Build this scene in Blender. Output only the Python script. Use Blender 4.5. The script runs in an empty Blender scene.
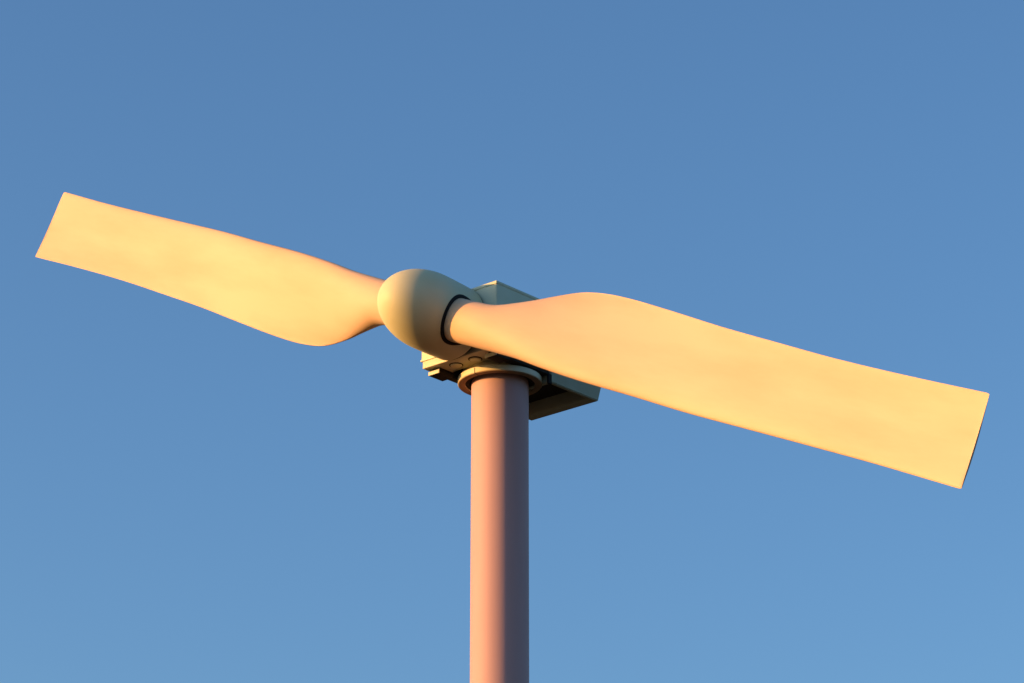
import bpy, bmesh, math, random
from mathutils import Vector, Matrix
random.seed(4)
R = math.radians

# ------------------------------------------------------------------ layout
F_PX   = 3000.0                 # focal length in pixels of a 1024 px wide frame
PITCH  = R(21.3)                # camera looks up
PHI    = R(41.3)                # nose swings this far to the camera's left
PSI    = R(-24.6)
TILT   = R(2.5)                 # rotor shaft tilted nose up               # rotor stopped with the near blade this far below level
U      = 0.00754                # metres per design unit
HUB_F, HUB_Z = 97.0, 48.4       # hub in front of tower axis, above bearing underside
CAM_H  = 1.6

def ray(px, py):
    x, y = (px - 512) / F_PX, -(py - 341.5) / F_PX
    v = Vector((x, 1.0, y))
    c, s = math.cos(PITCH), math.sin(PITCH)
    return Vector((v.x, v.y * c - v.z * s, v.y * s + v.z * c))   # depth along view = 1

ring = ray(500, 385.4) * (F_PX + 64) * U      # bearing underside seen from the camera
CAM = Vector((-ring.x, -ring.y, CAM_H))       # tower axis stands on the world origin
Z0 = ring.z + CAM_H                           # height of the bearing underside
YAW = math.atan2(-math.cos(PHI), -math.sin(PHI))
HEAD = Matrix.Translation((0, 0, Z0)) @ Matrix.Rotation(YAW, 4, 'Z') @ Matrix.Diagonal((U, U, U, 1))
# head frame: x forward (nose), y to the near blade's side, z up, in design units

# ------------------------------------------------------------------ scene
sc = bpy.context.scene
col = sc.collection
W = bpy.data.worlds.new("World"); sc.world = W; W.use_nodes = True
SUN_EL, SUN_AZ = R(7.5), R(-78)              # azimuth: 0 = towards camera, negative = left
sd = Vector((math.sin(SUN_AZ) * math.cos(SUN_EL), -math.cos(SUN_AZ) * math.cos(SUN_EL), math.sin(SUN_EL)))

# ------------------------------------------------------------------ materials
def mat(name, c, rough=.5, noise=.06, scale=3.0, bump=0.0, bscale=60, spec=.3, stretch=(1, 1, 1), coat=0, tint=None):
    m = bpy.data.materials.new(name); m.use_nodes = True
    nt = m.node_tree; N = nt.nodes; L = nt.links
    b = N['Principled BSDF']
    b.inputs['Roughness'].default_value = rough
    b.inputs['Specular IOR Level'].default_value = spec
    b.inputs['Coat Weight'].default_value = coat
    b.inputs['Coat Roughness'].default_value = .2
    tc = N.new('ShaderNodeTexCoord'); mp = N.new('ShaderNodeMapping')
    mp.inputs['Scale'].default_value = stretch
    L.new(tc.outputs['Object'], mp.inputs['Vector'])
    n = N.new('ShaderNodeTexNoise'); n.inputs['Scale'].default_value = scale
    n.inputs['Detail'].default_value = 6; n.inputs['Roughness'].default_value = .6
    L.new(mp.outputs['Vector'], n.inputs['Vector'])
    r = N.new('ShaderNodeValToRGB')
    t = tint or tuple(x * (1 - noise * 2) for x in c)
    r.color_ramp.elements[0].position = .3; r.color_ramp.elements[0].color = (*t, 1)
    r.color_ramp.elements[1].position = .62; r.color_ramp.elements[1].color = (*c, 1)
    L.new(n.outputs['Fac'], r.inputs['Fac']); L.new(r.outputs['Color'], b.inputs['Base Color'])
    mr = N.new('ShaderNodeMapRange')
    mr.inputs['To Min'].default_value = rough * 1.2; mr.inputs['To Max'].default_value = rough * .85
    L.new(n.outputs['Fac'], mr.inputs['Value']); L.new(mr.outputs['Result'], b.inputs['Roughness'])
    if bump:
        n2 = N.new('ShaderNodeTexNoise'); n2.inputs['Scale'].default_value = bscale
        n2.inputs['Detail'].default_value = 3
        L.new(mp.outputs['Vector'], n2.inputs['Vector'])
        bp = N.new('ShaderNodeBump'); bp.inputs['Strength'].default_value = bump
        bp.inputs['Distance'].default_value = .004
        L.new(n2.outputs['Fac'], bp.inputs['Height']); L.new(bp.outputs['Normal'], b.inputs['Normal'])
    return m

M = {
 'gelcoat': mat('cream_gelcoat', (.59, .585, .38), .5, .05, 1.6, .05, 9, tint=(.53, .52, .32)),
 'blade':   mat('blade_gelcoat', (.65, .47, .31), .6, .05, 2.2, .06, 6, stretch=(1, .3, 1.3), tint=(.57, .395, .25)),
 'cover':   mat('nacelle_paint', (.57, .62, .46), .5, .06, 2.2, .06, 12, tint=(.49, .53, .37)),
 'pan':     mat('pan_paint', (.36, .38, .27), .5, .1, 3.0, .08, 20),
 'ring':    mat('bearing_paint', (.62, .58, .40), .45, .08, 4.0, .06, 30),
 'tower':   mat('tower_paint', (.46, .29, .29), .6, .03, 1.1, .05, 25, stretch=(3, 3, .4)),
 'dark':    mat('dark_rubber', (.02, .02, .02), .8, .1, 5, spec=.1),
 'cavity':  mat('joint_and_shade_dark', (.035, .032, .026), .8, .2, 5, spec=.1),  # near-black: underside shade put into the colour; also used for joint grooves
 'ring_shade':  mat('brown_underside_shade', (.34, .22, .12), .7, .2, 5),  # brown puts the dim, bounce-lit ring underside into the colour
 'steel':   mat('galvanised_steel', (.42, .41, .36), .4, .1, 8),
 'concrete': mat('concrete', (.34, .33, .30), .85, .15, 3, .5, 40),
 'grass':   mat('dry_grass_ground', (.075, .055, .025), .95, .25, .6, .8, 12, spec=.1, tint=(.05, .045, .018)),
}

# ------------------------------------------------------------------ mesh helpers
def link(name, bm, m, parent=None, smooth=True, angle=35, mx=None):
    bmesh.ops.remove_doubles(bm, verts=bm.verts, dist=1e-6)
    bmesh.ops.recalc_face_normals(bm, faces=bm.faces)
    me = bpy.data.meshes.new(name)
    if mx is not None: bm.transform(mx)
    bm.to_mesh(me); bm.free()
    me.materials.append(m)
    for p in me.polygons: p.use_smooth = smooth
    if smooth:
        try: me.set_sharp_from_angle(angle=R(angle))
        except Exception: pass
    o = bpy.data.objects.new(name, me); col.objects.link(o)
    if parent: o.parent = parent
    return o

def lathe(prof, n=96, axis='Z', c=(0, 0, 0)):
    """prof: list of (radius, height)."""
    bm = bmesh.new(); rings = []
    for r, h in prof:
        row = []
        if r < 1e-6:
            row = [bm.verts.new((0, 0, h))] * n
        else:
            for i in range(n):
                a = 2 * math.pi * i / n
                row.append(bm.verts.new((r * math.cos(a), r * math.sin(a), h)))
        rings.append(row)
    for a, b in zip(rings, rings[1:]):
        for i in range(n):
            j = (i + 1) % n
            vs = []
            for v in (a[i], a[j], b[j], b[i]):
                if v not in vs: vs.append(v)
            if len(vs) > 2:
                try: bm.faces.new(vs)
                except ValueError: pass
    if axis == 'X':
        bm.transform(Matrix.Rotation(R(90), 4, 'Y'))
    bm.transform(Matrix.Translation(c))
    return bm

def frustum(x0, x1, y0, y1, z0, z1, dx=0, dy=0, bev=0, seg=3, bm=None):
    """box whose top is wider than the bottom by dx/dy on each side."""
    own = bmesh.new()
    v = [own.verts.new(p) for p in ((x0, y0, z0), (x1, y0, z0), (x1, y1, z0), (x0, y1, z0),
         (x0 - dx, y0 - dy, z1), (x1 + dx, y0 - dy, z1), (x1 + dx, y1 + dy, z1), (x0 - dx, y1 + dy, z1))]
    for f in ((0, 3, 2, 1), (4, 5, 6, 7), (0, 1, 5, 4), (1, 2, 6, 5), (2, 3, 7, 6), (3, 0, 4, 7)):
        own.faces.new([v[i] for i in f])
    if bev:
        bmesh.ops.bevel(own, geom=list(own.edges), offset=bev, segments=seg, profile=.5, affect='EDGES')
    if bm is None: return own
    me = bpy.data.meshes.new('t'); own.to_mesh(me); own.free(); bm.from_mesh(me); bpy.data.meshes.remove(me)
    return bm

# ------------------------------------------------------------------ the turbine
root = bpy.data.objects.new('wind_turbine', None); col.objects.link(root)
root.empty_display_size = 1
root['label'] = 'cream two-bladed wind turbine with rounded spinner on a plain round pole against blue sky'
root['category'] = 'wind turbine'

# tower
zt = Z0 + 3.5 * U
RP = 28.6 * 1.021 * U
tower = link('tower', lathe([(0, .12), (RP, .12), (RP, zt * .5), (RP, zt - .003), (RP - .003, zt), (0, zt)], 128), M['tower'], root)
fl = lathe([(RP, .08), (RP + .16, .08), (RP + .16, .115), (RP + .002, .115), (RP, .115)], 96)
link('base_flange', fl, M['steel'], tower)
for k in range(12):
    a = R(30 * k)
    link('anchor_bolt', lathe([(0, .1152), (.022, .1152), (.022, .145), (0, .145)], 6, c=((RP + .1) * math.cos(a), (RP + .1) * math.sin(a), 0)), M['steel'], tower, smooth=False)
link('foundation', lathe([(0, -.3), (1.1, -.3), (1.1, .06), (1.08, .08), (0, .08)], 64), M['concrete'], root, angle=20)

# yaw bearing: hollow ring under the nacelle
b = lathe([(35.6, .6), (42.7, .6), (43.2, 1.0), (43.2, 6.5), (42.9, 6.8), (38, 6.8), (38, 15.5), (35.6, 15.5), (35.6, .6)], 128)
bear = link('yaw_bearing', b, M['ring'], root, mx=HEAD)
link('underside_shade_plate', lathe([(35.8, .1), (36.1, 0), (42.4, 0), (42.6, .1), (42.6, .58), (35.8, .58), (35.8, .1)], 128), M['ring_shade'], bear, mx=HEAD)  # added plate whose brown paints the shade under the bearing ring
b = lathe([(30.5, 2.6), (31.4, 1.8), (35.55, 1.8), (35.55, 9), (30.5, 9), (30.5, 2.6)], 96)
link('gap_shade_ring', b, M['cavity'], bear, mx=HEAD)  # dark ring painting the shade in the hollow gap round the tower
# joint of the two clamp halves: a dark groove strip just proud of the band
for wa in (R(5.2), R(5.2 + 180)):
    b = bmesh.new(); rows = []
    for rr, z in ((36.9, -.12), (42.6, -.12), (43.32, .85), (43.32, 6.0), (42.4, 6.95)):
        rows.append([b.verts.new((rr * math.cos(wa + d / rr), rr * math.sin(wa + d / rr), z)) for d in (-.45, .45)])
    for p, q in zip(rows, rows[1:]): b.faces.new((p[0], p[1], q[1], q[0]))
    link('clamp_joint', b, M['cavity'], bear, smooth=False, mx=HEAD)

# nacelle: cover (upper shell) and everything bolted to it
ZL, ZT = 20, 82
cov = frustum(-110, 63.5, -51.5, 51.5, ZL, ZT, dx=0, dy=0, bev=1.6, seg=3)
nac = link('nacelle_cover', cov, M['cover'], root, mx=HEAD)
# seam of the lid, a shallow dark strip round the shell
b = bmesh.new()
# lower pan, rear part: deep tray with an open well
def tray(bm, x0, x1, y0, y1, z0, z1, wx0, wx1, wy0, wy1, zw, dx, dy):
    o = [bm.verts.new(p) for p in ((x0, y0, z0), (x1, y0, z0), (x1, y1, z0), (x0, y1, z0))]
    i = [bm.verts.new(p) for p in ((wx0, wy0, z0), (wx1, wy0, z0), (wx1, wy1, z0), (wx0, wy1, z0))]
    w = [bm.verts.new(p) for p in ((wx0, wy0, zw), (wx1, wy0, zw), (wx1, wy1, zw), (wx0, wy1, zw))]
    t = [bm.verts.new(p) for p in ((x0 - dx, y0 - dy, z1), (x1, y0 - dy, z1), (x1, y1 + dy, z1), (x0 - dx, y1 + dy, z1))]
    for k in range(4):
        j = (k + 1) % 4
        bm.faces.new((o[k], o[j], i[j], i[k])); bm.faces.new((i[k], i[j], w[j], w[k])); bm.faces.new((o[k], t[k], t[j], o[j]))
    bm.faces.new(w); bm.faces.new(t)
tray(b, -103, -26, -47, 45, .3, ZL - .2, -88, -31, -42, 40, 15, 3, 3)
bmesh.ops.bevel(b, geom=[e for e in b.edges if all(abs(v.co.z - .3) < .01 for v in e.verts) or abs(e.verts[0].co.z - e.verts[1].co.z) > 9], offset=.8, segments=2, affect='EDGES')
pan = link('base_pan', b, M['pan'], root, mx=HEAD)
# front, shallower part
link('well_shade_plate', frustum(-87, -32, -41, 39, 13.5, 14.9), M['cavity'], pan, mx=HEAD)  # dark plate painting the shade inside the well
link('front_pan', frustum(36, 63.0, -49.5, 49.5, 12.4, ZL + .1, bev=.5), M['ring'], pan, mx=HEAD)
link('recess_shade_plate', frustum(-25.2, 35.8, -46, 46, 15.6, ZL - .2, bev=.4), M['cavity'], pan, mx=HEAD)  # near-black colour paints the shade of the open recess
for s in (-1, 1):
    rail = link('mounting_rail', frustum(37, 57, min(s * 31.5, s * 46), max(s * 31.5, s * 46), 5.2, 9.4, bev=.4), M['cavity'], pan, mx=HEAD)  # rail coloured dark to hold its underside shade
    link('rail_lit_end', frustum(57.1, 58.0, min(s * 31.3, s * 46.2), max(s * 31.3, s * 46.2), 5.4, 9.4, bev=.2), M['ring'], pan, mx=HEAD)  # light cap, paints the sunlit front end of the rail
    link('rail_gap_shade', frustum(36.5, 55, min(s * 33, s * 45), max(s * 33, s * 45), 9.5, 12.3, bev=.3), M['cavity'], pan, mx=HEAD)  # added dark block, paints the shade in the gap above the rail
    link('side_beam', frustum(-25.4, 35.5, min(s * 33, s * 44), max(s * 33, s * 44), 8.0, 15.4, bev=.5), M['cavity'], pan, mx=HEAD)  # beam colour carries the black shadow under the nacelle
    link('boss_seat', lathe([(0, 11.9), (7.2, 11.9), (7.2, 12.35), (0, 12.35)], 40, c=(49, s * 13 - 3, 0)), M['cavity'], pan, mx=HEAD)
    link('boss', lathe([(0, 11.1), (5.6, 11.1), (6.1, 11.5), (6.1, 11.85), (0, 11.85)], 40, c=(49, s * 13 - 3, 0)), M['ring'], pan, mx=HEAD)
link('latch', frustum(-27.5, -22.5, 43.6, 46.4, -2.5, 8, bev=.4), M['dark'], pan, mx=HEAD)
# low lip under the cover edge + front flange
b = frustum(-110.4, 63.9, -51.9, 51.9, 20.3, 22.2, bev=.3, seg=2)
link('cover_rim', b, M['cover'], nac, mx=HEAD)
b = frustum(-110.5, 64.2, -52, 52, ZT - 3.2, ZT + .5, bev=.9, seg=3)
link('roof_edge', b, M['cover'], nac, mx=HEAD)
# main shaft collar between spinner and nacelle
link('shaft_collar', lathe([(0, 64.2), (33, 64.2), (33, 72), (0, 72)], 96, 'X', (0, 0, HUB_Z)), M['dark'], nac, mx=HEAD)

# spinner profile (radius against distance in front of hub centre)
SPC, SPA, SPR, SPB = 11.0, 62.0, 39.7, -29.5
def sp_r(x):
    if x >= SPC:
        t = min(1, (x - SPC) / SPA)
        return SPR * math.sqrt(max(0, 1 - t ** 2.0))
    t = (SPC - x) / (SPC - SPB)
    return SPR - 1.0 * t ** 1.8
prof = [(0, SPB + 1.0), (sp_r(SPB) - 1.4, SPB + 1.0), (sp_r(SPB) - 1.3, SPB - .1), (sp_r(SPB) - .4, SPB - .1), (sp_r(SPB), SPB + .4)]
for k in range(1, 25): prof.append((sp_r(SPB + (SPC - SPB) * k / 24), SPB + (SPC - SPB) * k / 24))
for k in range(1, 41):
    a = math.pi / 2 * k / 40
    prof.append((SPR * math.cos(a) if k < 40 else 0, SPC + SPA * math.sin(a)))
spin = link('spinner', lathe(prof, 128, 'X'), M['gelcoat'], root, mx=HEAD @ Matrix.Translation((HUB_F, 0, HUB_Z)) @ Matrix.Rotation(-TILT, 4, 'Y'), angle=50)

link('back_plate', lathe([(0, SPB - 1.6), (37.9, SPB - 1.6), (37.9, SPB + .9), (0, SPB + .9)], 128, 'X'), M['dark'], spin, mx=HEAD @ Matrix.Translation((HUB_F, 0, HUB_Z)) @ Matrix.Rotation(-TILT, 4, 'Y'))
# blades ------------------------------------------------------------------
TAB = [  # radius, leading, trailing, thickness, twist deg, roundness (1 = tube)
 (24, 22.3, 22.3, 44.6, -16, 1), (60, 22.3, 22.3, 44.6, -16, 1), (82, 22.6, 24, 43, -16, .93), (105, 23.2, 34, 38, -17, .7),
 (135, 24.5, 48.5, 32, -18, .35), (168, 27.5, 60, 26, -17, .12), (200, 29.5, 63.5, 22.5, -15, .03), (240, 31, 62.5, 20, -12, 0),
 (300, 32, 58, 17, -8, 0), (370, 34, 52.5, 14, -4, 0), (443, 34.5, 49, 12, -1.5, 0), (517, 35, 46, 10, .5, 0),
 (600, 36, 45, 7, 2.5, 0), (690, 38.5, 45.5, 4.5, 4, 0)]
def interp(r):
    for k in range(len(TAB) - 1):
        if TAB[k][0] <= r <= TAB[k + 1][0]:
            p0 = TAB[max(0, k - 1)]; p1 = TAB[k]; p2 = TAB[k + 1]; p3 = TAB[min(len(TAB) - 1, k + 2)]
            t = (r - p1[0]) / (p2[0] - p1[0]); out = []
            for c in range(1, 6):
                m1 = (p2[c] - p0[c]) / max(1e-6, (p2[0] - p0[0])) * (p2[0] - p1[0])
                m2 = (p3[c] - p1[c]) / max(1e-6, (p3[0] - p1[0])) * (p2[0] - p1[0])
                out.append((2*t**3 - 3*t*t + 1)*p1[c] + (t**3 - 2*t*t + t)*m1 + (-2*t**3 + 3*t*t)*p2[c] + (t**3 - t*t)*m2)
            out[4] = min(1, max(0, out[4])); return out
    return list(TAB[-1][1:])
NS = 48
def section(r, shrink=1.0):
    le, te, th, tw, rd = interp(r)
    ch = le + te; pts = []
    for i in range(NS):
        a = 2 * math.pi * i / NS
        cx, cy = math.cos(a), math.sin(a)
        # ellipse
        ex = (te - le) / 2 + ch / 2 * cx; ey = th / 2 * cy
        # airfoil: x/c from the leading edge; cos=1 is the trailing edge
        xc = (1 + cx) / 2
        yt = 5 * (.2969 * math.sqrt(max(xc, 0)) - .1260 * xc - .3516 * xc**2 + .2843 * xc**3 - .1015 * xc**4)
        yt = max(yt, .03) * th
        cam = .035 * ch * 4 * xc * (1 - xc)
        ax = -le + ch * xc; ay = -cam + (yt if cy >= 0 else -yt) * (1 if abs(cy) > 1e-9 else 0)
        px = rd * ex + (1 - rd) * ax; py = rd * ey + (1 - rd) * ay
        mid = (te - le) / 2
        px = mid + (px - mid) * (1 - (1 - shrink) * .04); py *= shrink
        pts.append((px, py))
    t = R(tw); c, s = math.cos(t), math.sin(t)
    # (chordwise, thickness) -> (p, n) with p the in-plane normal to the blade, n forward
    return [(x * c - y * s, x * s + y * c) for x, y in pts]
bm = bmesh.new(); rows = []
rs = [24 + (687 - 24) * k / 110 for k in range(111)]
seq = [(r, 1.0) for r in rs] + [(688.8, .93), (690.2, .75), (691, .45)]
for r, sh in seq:
    rows.append([bm.verts.new((n_, r, p_)) for p_, n_ in section(min(r, 690), sh)])
for a, b_ in zip(rows, rows[1:]):
    for i in range(NS):
        j = (i + 1) % NS; bm.faces.new((a[i], a[j], b_[j], b_[i]))
bm.faces.new(rows[-1]); bm.faces.new(rows[0])
# blade frame: x = n, y = span, z = p ; objects keep local geometry so the copy only needs a turn
def place(o, m):
    o.matrix_basis = m
blade = link('blade', bm, M['blade'], root, angle=60, mx=Matrix.Diagonal((U, U, U, 1)))
RT = Matrix.Translation((0, 0, Z0)) @ Matrix.Rotation(YAW, 4, 'Z') @ Matrix.Translation((HUB_F * U, 0, HUB_Z * U)) @ Matrix.Rotation(-TILT, 4, 'Y') @ Matrix.Rotation(PSI, 4, 'X')
place(blade, RT)
# rubber seal that follows the spinner surface round the blade root
bm = bmesh.new(); rows = []
for rr, lift in ((22.4, -2), (22.5, .5), (23.2, .95), (24.9, .95), (25.7, .5), (26.0, -.8)):
    row = []
    for i in range(96):
        a = 2 * math.pi * i / 96
        x, q = rr * math.cos(a), rr * math.sin(a)
        row.append(bm.verts.new((x, math.sqrt(max(1, sp_r(x) ** 2 - q * q)) + lift, q)))
    rows.append(row)
for a, b_ in zip(rows, rows[1:]):
    for i in range(96):
        j = (i + 1) % 96; bm.faces.new((a[i], a[j], b_[j], b_[i]))
seal = link('root_seal', bm, M['dark'], blade, mx=Matrix.Diagonal((U, U, U, 1)))
b2 = blade.copy(); col.objects.link(b2); b2.parent = root
s2 = seal.copy(); col.objects.link(s2); s2.parent = b2
place(b2, RT @ Matrix.Rotation(math.pi, 4, 'X'))
blade['label'] = 'near blade reaching towards the lower right'
b2['label'] = 'far blade reaching towards the upper left behind the spinner'

# ------------------------------------------------------------------ ground
bm = bmesh.new()
NR = 64; rad = [0, 2, 5, 10, 20, 40, 80, 160, 320, 700, 1500, 4000, 9000]; rows = []
for r in rad:
    rows.append([bm.verts.new((r * math.cos(2*math.pi*i/NR), r * math.sin(2*math.pi*i/NR),
        0 if r < 30 else min(1, r/400) * 1.5 * math.sin(i * .9 + r) * (1 if r < 2000 else 0) - (.4 if r > 100 else 0))) for i in range(NR)] if r else [bm.verts.new((0, 0, 0))] * NR)
for a, b_ in zip(rows, rows[1:]):
    for i in range(NR):
        j = (i + 1) % NR
        vs = []
        for v in (a[i], a[j], b_[j], b_[i]):
            if v not in vs: vs.append(v)
        bm.faces.new(vs)
g = link('ground', bm, M['grass'], None, angle=60); g['kind'] = 'structure'
if g.data.polygons[0].normal.z < 0: g.data.flip_normals()

# ------------------------------------------------------------------ light
nt = W.node_tree; bg = nt.nodes['Background']
sky = nt.nodes.new('ShaderNodeTexSky'); sky.sky_type = 'NISHITA'; sky.sun_disc = False
sky.sun_elevation = SUN_EL
sky.sun_rotation = math.atan2(sd.x, sd.y)      # 0 = +Y, clockwise seen from above
sky.air_density = 1.0; sky.dust_density = 2; sky.ozone_density = 3.75; sky.altitude = 0
nt.links.new(sky.outputs['Color'], bg.inputs['Color'])
bg.inputs['Strength'].default_value = .15
sl = bpy.data.lights.new('sun', 'SUN'); sl.energy = 4.35; sl.angle = R(.5); sl.color = (1.0, .455, .12)
so = bpy.data.objects.new('sun', sl); col.objects.link(so)
so.rotation_euler = sd.to_track_quat('Z', 'Y').to_euler(); so.location = (-30, -5, 20)

# ------------------------------------------------------------------ camera
cd = bpy.data.cameras.new('camera'); cam = bpy.data.objects.new('camera', cd); col.objects.link(cam)
cd.sensor_width = 36; cd.lens = F_PX * 36 / 1024; cd.clip_end = 20000; cd.clip_start = .1
cam.location = CAM; cam.rotation_euler = (R(90) + PITCH, 0, 0)
sc.camera = cam
sc.view_settings.view_transform = 'Standard'; sc.view_settings.look = 'None'
sc.view_settings.gamma = 1; sc.view_settings.use_curve_mapping = False
sc.view_settings.exposure = 0.93
sc.cycles.use_denoising = True
